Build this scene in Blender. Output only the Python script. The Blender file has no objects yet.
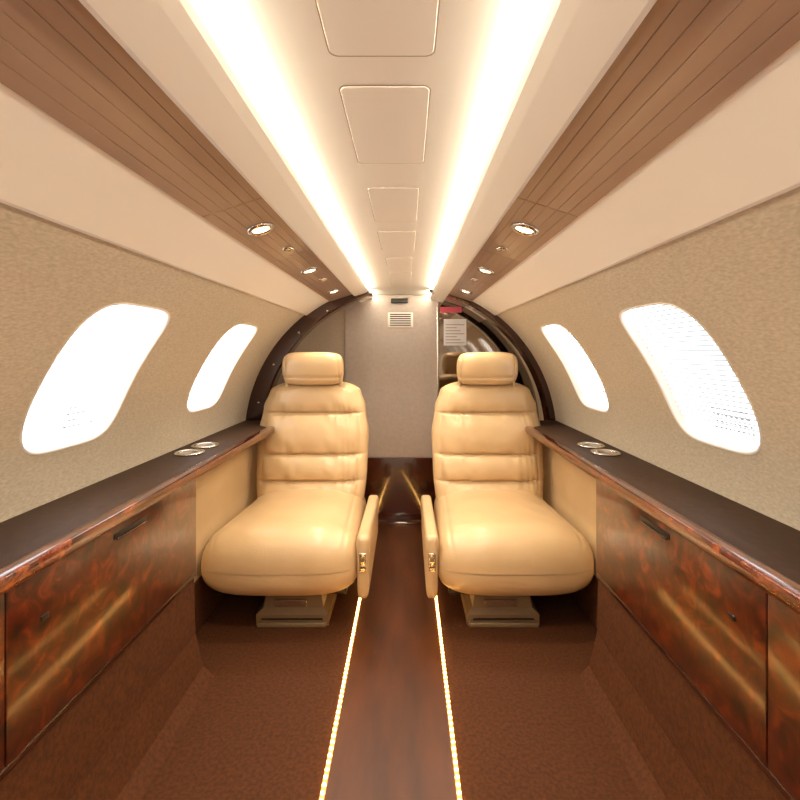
import bpy, bmesh, math, random
from math import sin, cos, pi, radians
random.seed(3)
S = bpy.context.scene
S.view_settings.view_transform = 'Standard'
S.view_settings.look = 'None'
S.view_settings.exposure = 0.2

# ------------------------------------------------------------ materials
def lin(c):
    return tuple(((v/255.0)/12.92 if v/255.0 <= 0.04045 else (((v/255.0)+0.055)/1.055)**2.4) for v in c) + (1.0,)

def base_mat(name, col, rough=0.5, metal=0.0, coat=0.0, spec=0.5, emis=None, es=0.0, cr=0.08):
    m = bpy.data.materials.new(name); m.use_nodes = True
    b = m.node_tree.nodes['Principled BSDF']
    b.inputs['Base Color'].default_value = lin(col)
    b.inputs['Roughness'].default_value = rough
    b.inputs['Metallic'].default_value = metal
    b.inputs['Coat Weight'].default_value = coat
    b.inputs['Coat Roughness'].default_value = cr
    b.inputs['Specular IOR Level'].default_value = spec
    if emis:
        b.inputs['Emission Color'].default_value = lin(emis)
        b.inputs['Emission Strength'].default_value = es
    return m

def noise_mat(name, c1, c2, scale=20, rough=0.6, bump=0.0, bscale=None, stretch=(1,1,1), coat=0.0,
              detail=6, dist=0.0, lo=0.3, hi=0.7, mid=None, sheen=0.0, spec=0.5, cr=0.08):
    m = base_mat(name, c1, rough, 0, coat, spec, cr=cr)
    nt = m.node_tree; N = nt.nodes; L = nt.links
    b = N['Principled BSDF']
    tc = N.new('ShaderNodeTexCoord'); mp = N.new('ShaderNodeMapping')
    mp.inputs['Scale'].default_value = stretch
    L.new(tc.outputs['Object'], mp.inputs['Vector'])
    n = N.new('ShaderNodeTexNoise'); n.inputs['Scale'].default_value = scale
    n.inputs['Detail'].default_value = detail; n.inputs['Distortion'].default_value = dist
    L.new(mp.outputs[0], n.inputs['Vector'])
    r = N.new('ShaderNodeValToRGB')
    r.color_ramp.elements[0].position = lo; r.color_ramp.elements[0].color = lin(c1)
    r.color_ramp.elements[1].position = hi; r.color_ramp.elements[1].color = lin(c2)
    if mid:
        e = r.color_ramp.elements.new((lo+hi)/2); e.color = lin(mid)
    L.new(n.outputs['Fac'], r.inputs['Fac']); L.new(r.outputs[0], b.inputs['Base Color'])
    if bump:
        n2 = N.new('ShaderNodeTexNoise'); n2.inputs['Scale'].default_value = bscale or scale*5
        n2.inputs['Detail'].default_value = 4
        L.new(mp.outputs[0], n2.inputs['Vector'])
        bp = N.new('ShaderNodeBump'); bp.inputs['Strength'].default_value = bump
        bp.inputs['Distance'].default_value = 0.002
        L.new(n2.outputs['Fac'], bp.inputs['Height']); L.new(bp.outputs[0], b.inputs['Normal'])
    if sheen:
        b.inputs['Sheen Weight'].default_value = sheen
    return m

M = {}
M['fabric'] = noise_mat('wall_fabric', (192,178,154), (214,201,178), 260, 0.85, 0.25, 600, (1,0.4,1), detail=2)
M['cream'] = base_mat('headliner_cream', (250,242,230), 0.45)
M['white'] = base_mat('ceiling_white', (247,240,228), 0.55)
M['line'] = base_mat('panel_gap', (170,152,130), 0.7)
M['burl'] = noise_mat('burl_walnut', (26,7,2), (128,50,14), 24, 0.28, coat=0.9, detail=10, dist=1.2, lo=0.30, hi=0.76, mid=(76,24,6), cr=0.13)
M['rail'] = noise_mat('striped_walnut', (60,20,8), (160,80,38), 34, 0.25, coat=1.0, detail=6, dist=0.8, lo=0.35, hi=0.68, stretch=(1,0.9,1), mid=(108,40,16))
M['darkwood'] = noise_mat('dark_mahogany', (30,8,5), (66,20,11), 14, 0.22, coat=0.9, detail=7, dist=1.0)
M['ledge'] = noise_mat('ledge_brown', (58,38,24), (68,47,31), 60, 0.65, 0.2, 400, spec=0.25)
M['leather'] = noise_mat('tan_leather', (198,165,120), (206,174,130), 8, 0.30, 0.2, 260, spec=0.55)
M['sideleather'] = noise_mat('beige_side_panel', (196,165,120), (204,174,130), 8, 0.55, 0.2, 260)
M['plastic'] = base_mat('tan_plastic', (118,96,68), 0.38)
M['carpet'] = noise_mat('brown_carpet', (64,32,9), (84,44,14), 120, 0.8, 0.5, 500, lo=0.35, hi=0.65, spec=0.25)
M['aisle'] = noise_mat('polished_brown_floor', (58,26,4), (88,42,9), 16, 0.42, 0.12, 260, stretch=(1,0.2,1), spec=0.4)
M['black'] = base_mat('black_plastic', (16,13,12), 0.35)
M['chrome'] = base_mat('brushed_chrome', (215,208,198), 0.22, 1.0)
M['psu'] = noise_mat('bronze_service_panel', (160,128,106), (176,146,122), 14, 0.33, stretch=(1,0.2,1), coat=0.3)
M['psugap'] = base_mat('service_panel_gap', (104,78,62), 0.5)
M['bulk'] = noise_mat('taupe_bulkhead', (164,150,140), (172,158,148), 60, 0.5, 0.15, 300)
M['bulkfab'] = noise_mat('bulkhead_fabric', (162,146,128), (176,160,142), 120, 0.8, 0.4, 300)
M['mirror'] = base_mat('tinted_mirror', (150,138,126), 0.06, 1.0)
M['paper'] = base_mat('placard_paper', (226,226,230), 0.5)
M['red'] = base_mat('red_label', (222,92,112), 0.5)
M['led'] = base_mat('led_strip', (255,250,235), 0.5, emis=(255,244,222), es=44)
M['lamp'] = base_mat('lamp_lens', (255,240,210), 0.4, emis=(255,226,180), es=12)
M['bead'] = base_mat('floor_bead', (255,210,140), 0.4, emis=(255,190,100), es=34)
M['channel'] = base_mat('floor_channel', (190,120,60), 0.35, emis=(255,160,70), es=1.5)
M['shadeGlow'] = base_mat('window_shade_backlit_glow', (120,120,120), 0.8, emis=(248,252,255), es=3.2)  # daylight through the blind put in as emission
M['shadeGlowDim'] = base_mat('window_shade_dim_pleat', (80,84,86), 0.8, emis=(226,236,240), es=0.66)  # dimmer copy of the blind glow, pleat shading put into the material
M['shadetext'] = base_mat('shade_print', (120,122,124), 0.8, emis=(200,206,210), es=0.5)  # print on the blind, backlight put in as weak emission

# ------------------------------------------------------------ mesh helpers
def mk(name, verts, faces, mat, parent=None, smooth=True, midx=None):
    me = bpy.data.meshes.new(name); me.from_pydata([tuple(v) for v in verts], [], faces)
    mats = mat if isinstance(mat, list) else [mat]
    for k in mats: me.materials.append(M[k])
    if midx:
        for p, i in zip(me.polygons, midx): p.material_index = i
    bm = bmesh.new(); bm.from_mesh(me); bmesh.ops.recalc_face_normals(bm, faces=bm.faces); bm.to_mesh(me); bm.free()
    if smooth:
        for p in me.polygons: p.use_smooth = True
    o = bpy.data.objects.new(name, me); S.collection.objects.link(o)
    if parent: o.parent = parent
    return o

def empty(name, loc=(0,0,0)):
    e = bpy.data.objects.new(name, None); e.location = loc; e.empty_display_size = 0.05
    S.collection.objects.link(e); return e

def box(name, a, b, mat, parent=None, bev=0.0, seg=3):
    (x0,y0,z0),(x1,y1,z1) = a,b
    x0,x1 = min(x0,x1),max(x0,x1)
    v = [(x,y,z) for x in (x0,x1) for y in (y0,y1) for z in (z0,z1)]
    f = [(0,1,3,2),(4,6,7,5),(0,4,5,1),(2,3,7,6),(0,2,6,4),(1,5,7,3)]
    o = mk(name, v, f, mat, parent, smooth=False)
    if bev:
        bm = bmesh.new(); bm.from_mesh(o.data)
        bmesh.ops.bevel(bm, geom=list(bm.edges), offset=bev, segments=seg, affect='EDGES', profile=0.6)
        bm.to_mesh(o.data); bm.free()
        if seg > 1:
            for p in o.data.polygons: p.use_smooth = True
    return o

def prism(name, pts, y0, y1, mat, parent=None, smooth=False, ny=1, cap=True, bev=0):
    n = len(pts); v = []; f = []
    for k in range(ny+1):
        y = y0+(y1-y0)*k/ny
        v += [(p[0], y, p[1]) for p in pts]
    for k in range(ny):
        for i in range(n):
            j = (i+1) % n
            f.append((k*n+i, k*n+j, (k+1)*n+j, (k+1)*n+i))
    if cap:
        f.append(tuple(range(n))); f.append(tuple(range(ny*n, ny*n+n))[::-1])
    return mk(name, v, f, mat, parent, smooth)

def loft(name, rings, mat, parent=None, smooth=True, cap=True):
    n = len(rings[0]); v = [p for r in rings for p in r]; f = []
    for k in range(len(rings)-1):
        for i in range(n):
            j = (i+1) % n
            f.append((k*n+i, k*n+j, (k+1)*n+j, (k+1)*n+i))
    if cap:
        f.append(tuple(range(n))); f.append(tuple(range((len(rings)-1)*n, len(rings)*n)))
    return mk(name, v, f, mat, parent, smooth)

def sp(c, e):
    return math.copysign(abs(c)**e, c)

def lathe(name, prof, mat, loc, axis='Z', parent=None, n=32, tilt=None):
    rings = []
    for r, h in prof:
        rings.append([(r*cos(2*pi*i/n), r*sin(2*pi*i/n), h) for i in range(n)])
    o = loft(name, rings, mat, parent, cap=True)
    o.location = loc
    if tilt: o.rotation_euler = tilt
    return o

# ------------------------------------------------------------ cabin dims
R = 0.735; CZ = 0.49
Y0, Y1 = -1.25, 2.40
def P(sg, y, th, r=R):
    return (sg*r*cos(th), y, CZ + r*sin(th))

TH0, TH1 = radians(5.0), radians(53)
THC = radians(29.2)
CELL = 0.64
WY = [-0.94, -0.30, 0.34, 0.98, 1.62]
WA, WB = 0.143, 0.174
NW = 4.4
def outline(t, k=1.0):
    return (WA*k*sp(cos(t), 2/NW), WB*k*sp(sin(t), 2/NW))

def side_wall(sg, name):
    v = []; f = []
    sb, st = R*(THC-TH0), R*(TH1-THC)
    hy = CELL/2
    nt = 128; nr = 8
    for yc in WY:
        base = len(v)
        outs = [outline(2*pi*i/nt) for i in range(nt)]
        rect = []
        for (a, b) in outs:
            hs = st if b > 0 else sb
            k = min(hy/abs(a) if abs(a) > 1e-9 else 1e9, hs/abs(b) if abs(b) > 1e-9 else 1e9)
            rect.append((a*k, b*k))
        for cx, cy in ((hy,st),(-hy,st),(-hy,-sb),(hy,-sb)):
            j = min(range(nt), key=lambda i: (rect[i][0]-cx)**2+(rect[i][1]-cy)**2)
            rect[j] = (cx, cy)
        for q in range(nr+1):
            t = q/nr
            for i in range(nt):
                a = outs[i][0]*(1-t)+rect[i][0]*t; b = outs[i][1]*(1-t)+rect[i][1]*t
                v.append(P(sg, yc+a, THC+b/R))
        for q in range(nr):
            for i in range(nt):
                j = (i+1) % nt
                f.append((base+q*nt+i, base+q*nt+j, base+(q+1)*nt+j, base+(q+1)*nt+i))
    base = len(v); ys = [WY[-1]+hy, Y1]; ns = 24
    for y in ys:
        for i in range(ns+1): v.append(P(sg, y, TH0+(TH1-TH0)*i/ns))
    for i in range(ns): f.append((base+i, base+i+1, base+ns+1+i+1, base+ns+1+i))
    return mk(name, v, f, 'fabric')

for sg, nm in ((-1,'wall_left'),(1,'wall_right')):
    w = side_wall(sg, nm)
    pts = []
    a0, a1 = radians(52.2), radians(64.5)
    pts.append((sg*(R+0.01)*cos(a0), CZ+(R+0.01)*sin(a0)))
    pts.append((sg*(R-0.005)*cos(a0), CZ+(R-0.005)*sin(a0)))
    for i in range(11):
        a = a0+radians(0.5)+(a1-a0)*i/10; pts.append((sg*(R-0.008)*cos(a), CZ+(R-0.008)*sin(a)))
    for i in range(11):
        a = a1-(a1-a0)*i/10; pts.append((sg*(R+0.03)*cos(a), CZ+(R+0.03)*sin(a)))
    prism('headliner', pts, Y0, Y1, 'cream', parent=w)
    box('lower_lining', (sg*0.735, Y0, 0.0), (sg*0.755, Y1, 0.60), 'sideleather', parent=w)

# ------------------------------------------------------------ windows
k = 0
for sg in (-1, 1):
    for yc in WY:
        k += 1
        e = empty('window_%d' % k, P(sg, yc, THC))
        inv = e.location
        def lp(y, th, r):
            p = P(sg, y, th, r); return (p[0]-inv[0], p[1]-inv[1], p[2]-inv[2])
        nt = 128
        prof = [(1.035, R+0.001), (1.028, R-0.0015), (1.012, R-0.002), (0.998, R-0.0005), (0.99, R+0.004), (0.98, R+0.020), (0.965, R+0.022)]
        rings = []
        for s, r in prof:
            rings.append([lp(yc+outline(2*pi*i/nt, s)[0], THC+outline(2*pi*i/nt, s)[1]/R, r) for i in range(nt)])
        loft('frame', rings, 'cream', parent=e, cap=False)
        v = []; f = []; mi = []
        rows = 60; cols = 6
        for q in range(rows+1):
            b = -1+2*q/rows
            hw = max(0.0, 1-abs(b)**NW)**(1/NW)*WA*0.985
            for c in range(cols+1):
                r = R+0.017+(0.0028 if q % 2 else 0)
                v.append(lp(yc+hw*(-1+2*c/cols), THC+b*WB*0.985/R, r))
        for q in range(rows):
            for c in range(cols):
                a = q*(cols+1)+c
                f.append((a, a+1, a+cols+2, a+cols+1)); mi.append(1 if (q % 2 and (sg > 0 and q > 6)) else 0)  # alternate right-side rows take the dimmer glow as painted pleat shading
        mk('pleated_shade', v, f, ['shadeGlow','shadeGlowDim'], parent=e, smooth=False, midx=mi)
        v = []; f = []
        for ln in range(4):
            bb = -0.80+0.085*ln
            x = -0.78 if sg > 0 else -0.10
            while x < (0.05 if sg > 0 else 0.78):
                wd = random.uniform(0.04, 0.10)
                n0 = len(v)
                for (qa, qb) in ((x,bb),(x+wd,bb),(x+wd,bb+0.03),(x,bb+0.03)):
                    v.append(lp(yc+qa*WA*0.9, THC+qb*WB/R, R+0.0155))
                f.append((n0,n0+1,n0+2,n0+3)); x += wd+0.035
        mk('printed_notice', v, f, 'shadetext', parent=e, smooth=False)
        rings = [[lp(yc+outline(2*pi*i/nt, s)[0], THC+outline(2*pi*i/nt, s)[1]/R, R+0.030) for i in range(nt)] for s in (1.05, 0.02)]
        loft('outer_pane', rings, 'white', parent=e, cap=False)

# ------------------------------------------------------------ floor, ceiling, ends
fl = box('floor', (-0.76, Y0-0.05, -0.05), (0.76, Y1+0.05, 0.0), 'carpet')
box('aisle_runner', (-0.134, Y0, 0.0), (0.129, Y1-0.07, 0.0025), 'aisle', parent=fl)
ZC = 1.20
ceil = box('ceiling', (-0.19, Y0, ZC), (0.19, Y1, ZC+0.03), 'white')
def rrect(cx, cy, hw, hh, r, n=6):
    pts = []
    for (sx, sy, a0) in ((1,1,0),(-1,1,90),(-1,-1,180),(1,-1,270)):
        for i in range(n+1):
            a = radians(a0+90*i/n)
            pts.append((cx+sx*(hw-r)+r*cos(a), cy+sy*(hh-r)+r*sin(a)))
    return pts
for (ya, yb, hw) in ((-0.9,-0.6,0.06),(-0.5,-0.2,0.06),(-0.1,0.22,0.06),(0.26,0.47,0.055),(0.52,0.735,0.054),(0.84,1.06,0.05),(1.14,1.36,0.05),(1.46,1.62,0.045),(1.72,2.05,0.045)):
    cx = 0.004; cy = (ya+yb)/2; hh = (yb-ya)/2
    o1 = [(x,y,ZC-0.0006) for x,y in rrect(cx,cy,hw,hh,0.010)]
    o2 = [(x,y,ZC-0.0006) for x,y in rrect(cx,cy,hw-0.0014,hh-0.002,0.009)]
    loft('access_panel_gap', [o1,o2], 'line', parent=ceil, cap=False, smooth=False)
    a = [(x,y,ZC-0.0002) for x,y in rrect(cx,cy,hw-0.0014,hh-0.002,0.009)]
    b = [(x,y,ZC-0.0012) for x,y in rrect(cx,cy,hw-0.002,hh-0.0026,0.009)]
    loft('access_panel', [a,b], 'white', parent=ceil, smooth=False)

wf = box('wall_front', (-0.78, Y1, -0.05), (0.78, Y1+0.05, 1.30), 'bulkfab')
wb = box('wall_back', (-0.78, Y0-0.05, -0.05), (0.78, Y0, 1.30), 'cream')

for sg in (-1,1):
    e = empty('overhead_service_panel', (sg*0.275, 0.6, 1.16))
    L0 = e.location
    A = (0.334, 1.132); B = (0.222, 1.168)
    ys = [-1.25,-0.75,-0.25,0.30,0.80,1.20,1.62,2.05,2.38]
    for si in range(len(ys)-1):
        ya, yb = ys[si]+0.0012, ys[si+1]-0.0012
        pts = []
        ng = 6
        for g in range(ng+1):
            t = g/ng
            x = A[0]+(B[0]-A[0])*t; z = A[1]+(B[1]-A[1])*t
            if 0 < g < ng:
                dx = 0.0007
                pts += [(x+dx, z-0.0002), (x+dx*0.6, z+0.0010), (x-dx*0.6, z+0.0010), (x-dx, z+0.0002)]
            else: pts.append((x,z))
        pts += [(B[0], B[1]+0.03), (A[0]+0.02, A[1]+0.03)]
        pts = [(sg*x-L0[0], z-L0[2]) for x,z in pts]
        prism('slatted_segment', pts, ya-L0[1], yb-L0[1], 'psu', parent=e)
    pts = [(sg*x-L0[0], z-L0[2]) for x,z in ((A[0],A[1]+0.003),(B[0],B[1]+0.003),(B[0],B[1]+0.03),(A[0],A[1]+0.03))]
    prism('backing', pts, Y0-L0[1], Y1-L0[1], 'psugap', parent=e)
    for yv in (1.13, 1.60):
        xv, zv = 0.270, 1.1525
        lathe('air_nozzle', [(0.010,0.002),(0.016,0.001),(0.016,-0.002),(0.012,-0.005),(0.007,-0.006),(0.003,-0.003)], 'chrome', (sg*xv-L0[0], yv-L0[1], zv-L0[2]), parent=e, n=20)
    val = [(0.2215,1.160),(0.214,1.158),(0.17,1.172),(0.156,1.178),(0.151,1.184),(0.153,1.189),(0.160,1.192),(0.18,1.205),(0.2215,1.205)]
    prism('light_cove', [(sg*x,z) for x,z in val], Y0, Y1, 'white', smooth=False)
    tb = [(sg*(0.146+0.0045*cos(2*pi*i/12)), 1.194+0.0045*sin(2*pi*i/12)) for i in range(12)]
    prism('ceiling_light_strip', tb, Y0+0.01, Y1-0.03, 'led', smooth=True)
    ang = math.atan2(B[1]-A[1], A[0]-B[0])
    for yl in (-0.94, -0.47, 0.0, 0.94, 1.41, 1.88):
        xl, zl = 0.276, 1.1495
        d = empty('downlight', (sg*xl, yl, zl)); d.rotation_euler = (0, sg*ang, 0)
        lathe('bezel', [(0.018,0.002),(0.029,0.002),(0.030,-0.001),(0.027,-0.004),(0.023,-0.006),(0.019,-0.004),(0.0175,0.0)], 'chrome', (0,0,0), parent=d)
        lathe('lens', [(0.018,0.001),(0.018,-0.002),(0.010,-0.0045),(0.001,-0.0052)], 'lamp', (0,0,0), parent=d)
        ld = bpy.data.lights.new('lamp', 'SPOT'); ld.energy = 7.5; ld.color = (1.0,0.89,0.72)
        ld.spot_size = radians(120); ld.spot_blend = 0.7; ld.shadow_soft_size = 0.02
        lo = bpy.data.objects.new('lamp', ld); S.collection.objects.link(lo); lo.parent = d; lo.location = (0,0,-0.014)
        lo.rotation_euler = (0, -sg*ang*0.5, 0)

# ------------------------------------------------------------ ledges + cabinets
for sg in (-1,1):
    e = empty('side_ledge', (sg*0.64, 0.5, 0.56)); L0 = e.location
    def rel(pts): return [(sg*x-L0[0], z-L0[2]) for x,z in pts]
    prism('ledge_top', rel([(0.560,0.552),(0.560,0.570),(0.60,0.573),(0.734,0.573),(0.734,0.552)]), Y0-L0[1], 2.118-L0[1], 'ledge', parent=e)
    rp = []
    for i in range(20):
        t = 2*pi*i/20
        rp.append((0.551+0.017*sp(cos(t),0.6), 0.563+0.0145*sp(sin(t),0.6)))
    prism('wood_rail', rel(rp), Y0-L0[1], 2.118-L0[1], 'rail', parent=e, smooth=True)
    for yl in (1.42, 1.53):
        lathe('cup_holder', [(0.030,0.001),(0.044,0.001),(0.045,0.004),(0.042,0.0065),(0.036,0.006),(0.034,0.003),(0.033,-0.018),(0.001,-0.019)], 'chrome', (sg*0.655-L0[0], yl-L0[1], 0.573-L0[2]), parent=e)
        lathe('cup_insert', [(0.0325,0.0035),(0.030,0.0045),(0.02,0.003),(0.001,0.003)], 'line', (sg*0.655-L0[0], yl-L0[1], 0.573-L0[2]), parent=e)
    c = empty('side_cabinet', (sg*0.64, 0.3, 0.29)); L1 = c.location
    def bx(nm, a, b, mat, bev=0, seg=2):
        box(nm, (sg*a[0]-L1[0], a[1]-L1[1], a[2]-L1[2]), (sg*b[0]-L1[0], b[1]-L1[1], b[2]-L1[2]), mat, parent=c, bev=bev, seg=seg)
    bx('carcass', (0.562,Y0,0.276), (0.733,1.238,0.548), 'darkwood')
    for (ya,yb) in ((-1.24,-0.60),(-0.597,0.03),(0.033,0.648),(0.651,1.236)):
        bx('door_panel', (0.549,ya,0.292), (0.563,yb,0.545), 'burl', 0.0015)
        ym = (ya+yb)/2
        bx('pull_plate', (0.5475,ym-0.055,0.520), (0.551,ym+0.055,0.532), 'black', 0.001)
        bx('pull_lip', (0.545,ym-0.048,0.5175), (0.549,ym+0.048,0.5205), 'darkwood', 0.001)
        bx('lock', (0.547,ya+0.06,0.465), (0.551,ya+0.075,0.473), 'black', 0.001)
    bx('toe_trim', (0.550,Y0,0.278), (0.564,1.238,0.290), 'darkwood', 0.001)
    prism('carpeted_sill', [(sg*0.556,0.275),(sg*0.552,0.12),(sg*0.53,0.03),(sg*0.50,0.0),(sg*0.734,0.0),(sg*0.734,0.275)], Y0, 1.238, 'carpet')
    p = box('side_panel', (sg*0.645,1.24,0.0), (sg*0.67,2.118,0.551), 'sideleather', bev=0.003)
    box('kick_carpet', (sg*0.639,1.24,0.0), (sg*0.647,2.118,0.16), 'carpet', parent=p)

# ------------------------------------------------------------ arch trims
def arch(name, sg, r_in0, r_in1, mat, ya=2.12, yb=2.20):
    rings = []
    n = 48
    for i in range(n+1):
        th = radians(3)+radians(76)*i/n
        ri = r_in0+(r_in1-r_in0)*(i/n)**1.5
        ro = 0.745
        b = 0.008
        sec = [(ri+b,ya),(ro,ya),(ro,yb),(ri+b,yb),(ri,yb-b),(ri,ya+b)]
        rings.append([P(sg, y, th, r) for r,y in sec])
    return loft(name, rings, mat, smooth=False)
a1 = arch('trim_1', -1, 0.648, 0.688, 'darkwood')
a2 = arch('trim_2', 1, 0.700, 0.705, 'darkwood')
for th in (14, 30, 46, 60):
    q = P(-1, 2.118, radians(th), 0.69)
    lathe('stud', [(0.006,0.0),(0.006,0.003),(0.003,0.005),(0.0005,0.0055)], 'chrome', q, parent=a1, n=16, tilt=(pi/2,0,0))

# ------------------------------------------------------------ bulkhead dressing
yb = Y1
d = empty('door_1', (-0.05, yb, 0.6)); D0 = d.location
def dbx(nm, a, b, mat, bev=0.0, seg=2, par=d, O=D0):
    return box(nm, tuple(a[i]-O[i] for i in range(3)), tuple(b[i]-O[i] for i in range(3)), mat, parent=par, bev=bev, seg=seg)
dbx('leaf', (-0.30,yb-0.012,0.335), (0.195,yb-0.001,1.195), 'bulk', 0.002)
dbx('lower_panel', (-0.30,yb-0.014,0.0), (0.195,yb-0.001,0.332), 'darkwood', 0.002)
dbx('sill', (-0.13,yb-0.06,0.0), (0.13,yb-0.014,0.006), 'darkwood', 0.002)
dbx('sill_latch', (-0.03,yb-0.066,0.0), (0.03,yb-0.05,0.012), 'chrome', 0.002)
dbx('edge_strip', (0.188,yb-0.02,0.0), (0.198,yb-0.003,1.19), 'chrome', 0.002)
v = empty('air_vent_grille', (-0.005, yb-0.012, 1.065)); V0 = v.location
dbx('frame', (-0.072,yb-0.018,1.025), (0.062,yb-0.0125,1.105), 'cream', 0.003, par=v, O=V0)
for i in range(6):
    z = 1.034+i*0.0115
    dbx('slot', (-0.060,yb-0.0195,z), (0.050,yb-0.0175,z+0.006), 'black', par=v, O=V0)
box('smoke_detector', (-0.055,yb-0.03,1.155), (0.035,yb-0.0125,1.178), 'black', bev=0.004)
pts = [(0.20,0.30),(0.73,0.30)]
for i in range(25):
    th = radians(0)+radians(73.6)*i/24
    pts.append((0.725*cos(th), CZ+0.725*sin(th)))
pts.append((0.20,1.185))
prism('mirror_panel', pts, yb-0.010, yb-0.001, 'mirror')
box('lower_bulkhead_panel', (0.20,yb-0.012,0.0), (0.735,yb-0.001,0.298), 'darkwood', bev=0.001, seg=1)
pl = box('safety_placard', (0.225,yb-0.0125,0.93), (0.345,yb-0.0105,1.07), 'paper', bev=0.0005, seg=1)
for i in range(7):
    box('text_line', (0.235,yb-0.0131,0.942+i*0.016), (0.335-0.02*(i % 3),yb-0.0126,0.946+i*0.016), 'psu', parent=pl)
box('warning_label', (0.205,yb-0.0125,1.105), (0.320,yb-0.0105,1.135), 'red', bev=0.0005, seg=1)

# ------------------------------------------------------------ aisle light strips
for sx in (-0.14, 0.135):
    e = empty('aisle_light_strip', (sx, 0.3, 0.0))
    box('channel', (-0.005,-1.5,0.0), (0.005,2.04,0.003), 'channel', parent=e, bev=0.001, seg=1)
    vs = []; fs = []
    y = -1.45
    while y < 2.02:
        b0 = len(vs); r = 0.0042
        for a in range(4):
            ph = pi/2*a/3
            for i in range(8):
                t = 2*pi*i/8
                vs.append((r*cos(ph)*cos(t), y+r*cos(ph)*sin(t), 0.003+r*sin(ph)))
        for a in range(3):
            for i in range(8):
                j = (i+1) % 8
                fs.append((b0+a*8+i, b0+a*8+j, b0+(a+1)*8+j, b0+(a+1)*8+i))
        y += 0.017
    mk('bulbs', vs, fs, 'bead', parent=e)

# ------------------------------------------------------------ seats
def smooth(t): t = max(0,min(1,t)); return t*t*(3-2*t)
def interp(tab, v):
    for (a,fa),(b,fb) in zip(tab, tab[1:]):
        if v <= b: return fa+(fb-fa)*smooth((v-a)/(b-a))
    return tab[-1][1]

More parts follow.
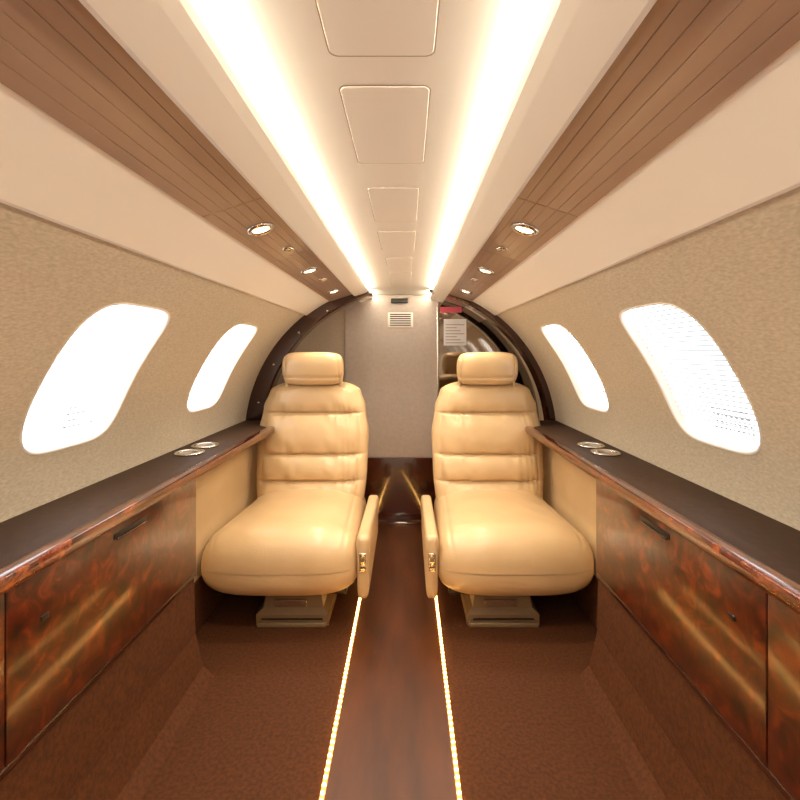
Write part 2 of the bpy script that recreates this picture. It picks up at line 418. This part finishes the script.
def seat(cx, aisle):
    E = empty('passenger_seat', (cx, 1.6, 0.0))
    OY = -1.6
    # ---- backrest
    rings = []; NV = 180; NU = 160
    zb, zt = 0.20, 0.762
    wt = [(0,0.222),(0.35,0.238),(0.60,0.242),(0.80,0.226),(0.93,0.203),(1.0,0.185)]
    seams = [0.0, 0.27, 0.46, 0.765, 1.05]
    for kx in range(NV+1):
        u0 = kx/NV
        v = 1-(1-u0)**1.25 if u0 < 1 else 1
        z = zb+(zt-zb)*v
        w = interp(wt, v)
        end = 1.0
        if v > 0.90: end = max(0.0, 1-((v-0.90)/0.10)**2.6)**(1/2.6)
        w *= (0.40+0.60*end)
        t = 0.062*max(end, 0.04)
        yc = 1.905+0.13*v
        ring = []
        bul = 0; ds = 9
        for s0, s1 in zip(seams, seams[1:]):
            if s0 <= v <= s1:
                q = (v-s0)/(s1-s0); bul = 0.022*(1-abs(2*q-1)**2.4)
        for s_ in seams[1:-1]: ds = min(ds, abs(v-s_))
        for i in range(NU):
            a = 2*pi*i/NU
            ux = sp(cos(a), 2/3.2); uy = sp(sin(a), 2/2.6)
            x = w*ux; y = yc+t*uy
            if uy < 0:
                ff = abs(uy)**1.2*end
                inner = smooth((0.93-abs(ux))/0.16)
                puck = 0.0019*sin(ux*38+5*sin(ux*7+v*3))*math.exp(-ds/0.05)
                puck += 0.0014*sin(ux*21+v*31+2*sin(ux*5))*math.exp(-ds/0.10)
                dy = bul*(0.30+0.70*inner)+puck*inner*2.4
                dy -= 0.011*math.exp(-(ds/0.010)**2)*(0.4+0.6*inner)
                if v < 0.765:
                    dy -= 0.0045*math.exp(-((abs(ux)-0.86)/0.025)**2)
                y -= dy*ff
                y += 0.010*(1-ux*ux)*ff*0.6
            ring.append((x, y+OY, z))
        rings.append(ring)
    loft('backrest', rings, 'leather', parent=E)
    # ---- headrest pillow
    rings = []; NV = 56; NU = 112
    for kx in range(NV+1):
        ph = -pi/2+pi*kx/NV
        cz = sp(sin(ph), 2/2.9); cr = abs(cos(ph))**(2/2.6)
        ring = []
        for i in range(NU):
            a = 2*pi*i/NU
            x = 0.133*sp(cos(a), 2/4.0)*(cr**0.28 if cr > 0 else 0)
            yy = 0.046*sp(sin(a), 2/2.4)*cr
            z = 0.072*cz
            side = abs(x)/0.133
            z *= (1-0.10*side**3)
            groove = 0.005*math.exp(-((side-0.86)/0.03)**2)
            if yy < 0: yy += groove
            zz = z
            if yy < 0: yy += 0.006*math.exp(-((z+0.038)/0.006)**2)
            ring.append((x, 1.965+OY+yy-0.06*(zz), 0.822+zz))
        rings.append(ring)
    loft('headrest', rings, 'leather', parent=E, cap=False)
    for sx in (-1,1):
        box('headrest_strap', (sx*0.118-0.006, 1.972+OY, 0.735), (sx*0.118+0.006, 2.0+OY, 0.79), 'leather', parent=E, bev=0.004)
    # ---- cushion
    rings = []; NV = 160; NU = 144
    ya, yb_ = 1.385, 1.96
    for kx in range(NV+1):
        v = (kx/NV)**2.2
        y = ya+(yb_-ya)*v
        q = 1-v/0.20
        if q > 0:
            hh = max(0.0, (1-min(q,1)**2.5))**(1/2.5)
            ww = 1-0.05*min(q,1)**4
        else: hh = 1; ww = 1
        w = (0.254-0.022*smooth(v))*ww
        h = 0.103*max(hh, 0.02)
        zc = 0.217-0.010*v - (0.012*q if q > 0 else 0)
        ring = []
        for i in range(NU):
            a = 2*pi*i/NU
            ux = sp(cos(a), 2/4.2); uz = sp(sin(a), 2/3.2)
            x = w*ux; z = zc+h*uz
            if uz > 0:
                z += 0.014*(1-ux*ux)*uz*hh
                z -= 0.004*math.exp(-((abs(ux)-0.83)/0.022)**2)*uz*hh
                z += 0.0012*sin(ux*14+v*9)*sin(v*17)*uz
            ring.append((x, y+OY+(0.040*abs(ux)**4*max(q,0)), z))
        rings.append(ring)
    loft('seat_cushion', rings, 'leather', parent=E)
    # ---- aisle armrest
    ax = aisle*0.271
    rings = []; NV = 60; NU = 64
    for kx in range(NV+1):
        v = kx/NV
        y = 1.415+0.47*v
        e0 = 1.0
        if v < 0.05: e0 = max(0.0,1-((0.05-v)/0.05)**2.5)**(1/2.5)
        if v > 0.95: e0 = max(0.0,1-((v-0.95)/0.05)**2.5)**(1/2.5)
        e0 = max(e0, 0.05)
        top = 0.312-0.012*smooth(v); bot = 0.112+0.02*smooth(v)
        zc = (top+bot)/2; h = (top-bot)/2*(0.85+0.15*e0)
        ring = []
        for i in range(NU):
            a = 2*pi*i/NU
            ux = sp(cos(a), 2/4.5); uz = sp(sin(a), 2/7.0)
            zz = zc+h*uz
            wx = 0.019+0.004*smooth((zz-(top-0.055))/0.012)
            ring.append((ax+wx*(0.5+0.5*e0)*ux, y+OY, zz))
        rings.append(ring)
    loft('armrest', rings, 'leather', parent=E)
    box('arm_plate', (ax-0.011, 1.409+OY, 0.205), (ax+0.011, 1.417+OY, 0.262), 'chrome', parent=E, bev=0.003)
    box('recline_button', (ax-0.006, 1.405+OY, 0.236), (ax+0.006, 1.411+OY, 0.251), 'plastic', parent=E, bev=0.002)
    box('arm_slot', (ax-0.007, 1.407+OY, 0.215), (ax+0.007, 1.411+OY, 0.221), 'black', parent=E, bev=0.001, seg=1)
    # ---- base
    bxo = aisle*0.035
    def ring_rect(hw, y0, y1, z): return [(bxo-hw,y0+OY,z),(bxo+hw,y0+OY,z),(bxo+hw,y1+OY,z),(bxo-hw,y1+OY,z)]
    loft('pedestal', [ring_rect(0.118,1.47,1.93,0.0),ring_rect(0.118,1.47,1.93,0.035),ring_rect(0.098,1.485,1.92,0.05),ring_rect(0.092,1.49,1.92,0.09),ring_rect(0.140,1.46,1.94,0.125),ring_rect(0.140,1.46,1.94,0.15)], 'plastic', parent=E, smooth=False)
    box('seat_pan', (-0.215,1.45+OY,0.112), (0.215,1.94+OY,0.15), 'black', parent=E, bev=0.006)
    box('track_plate', (bxo-0.112,1.458+OY,0.0), (bxo+0.112,1.471+OY,0.014), 'plastic', parent=E, bev=0.003)
    box('base_plate', (bxo-0.06,1.478+OY,0.056), (bxo+0.045,1.488+OY,0.078), 'chrome', parent=E, bev=0.001, seg=1)
    box('base_slot', (bxo-0.10,1.4665+OY,0.020), (bxo+0.10,1.471+OY,0.024), 'black', parent=E)
    return E

seat(-0.380, 1)
seat(0.380, -1)

# ------------------------------------------------------------ world + camera
w = bpy.data.worlds.new('World'); S.world = w; w.use_nodes = True
bg = w.node_tree.nodes['Background']; bg.inputs[0].default_value = (1,0.97,0.92,1); bg.inputs[1].default_value = 0.5

cam = bpy.data.cameras.new('camera'); co = bpy.data.objects.new('camera', cam); S.collection.objects.link(co)
co.location = (0.03, 0.0, 0.89); co.rotation_euler = (radians(90), 0, 0)
cam.sensor_width = 36; cam.lens = 36*450/800
cam.shift_x = -7/800; cam.shift_y = -47/800
cam.clip_start = 0.01
S.camera = co
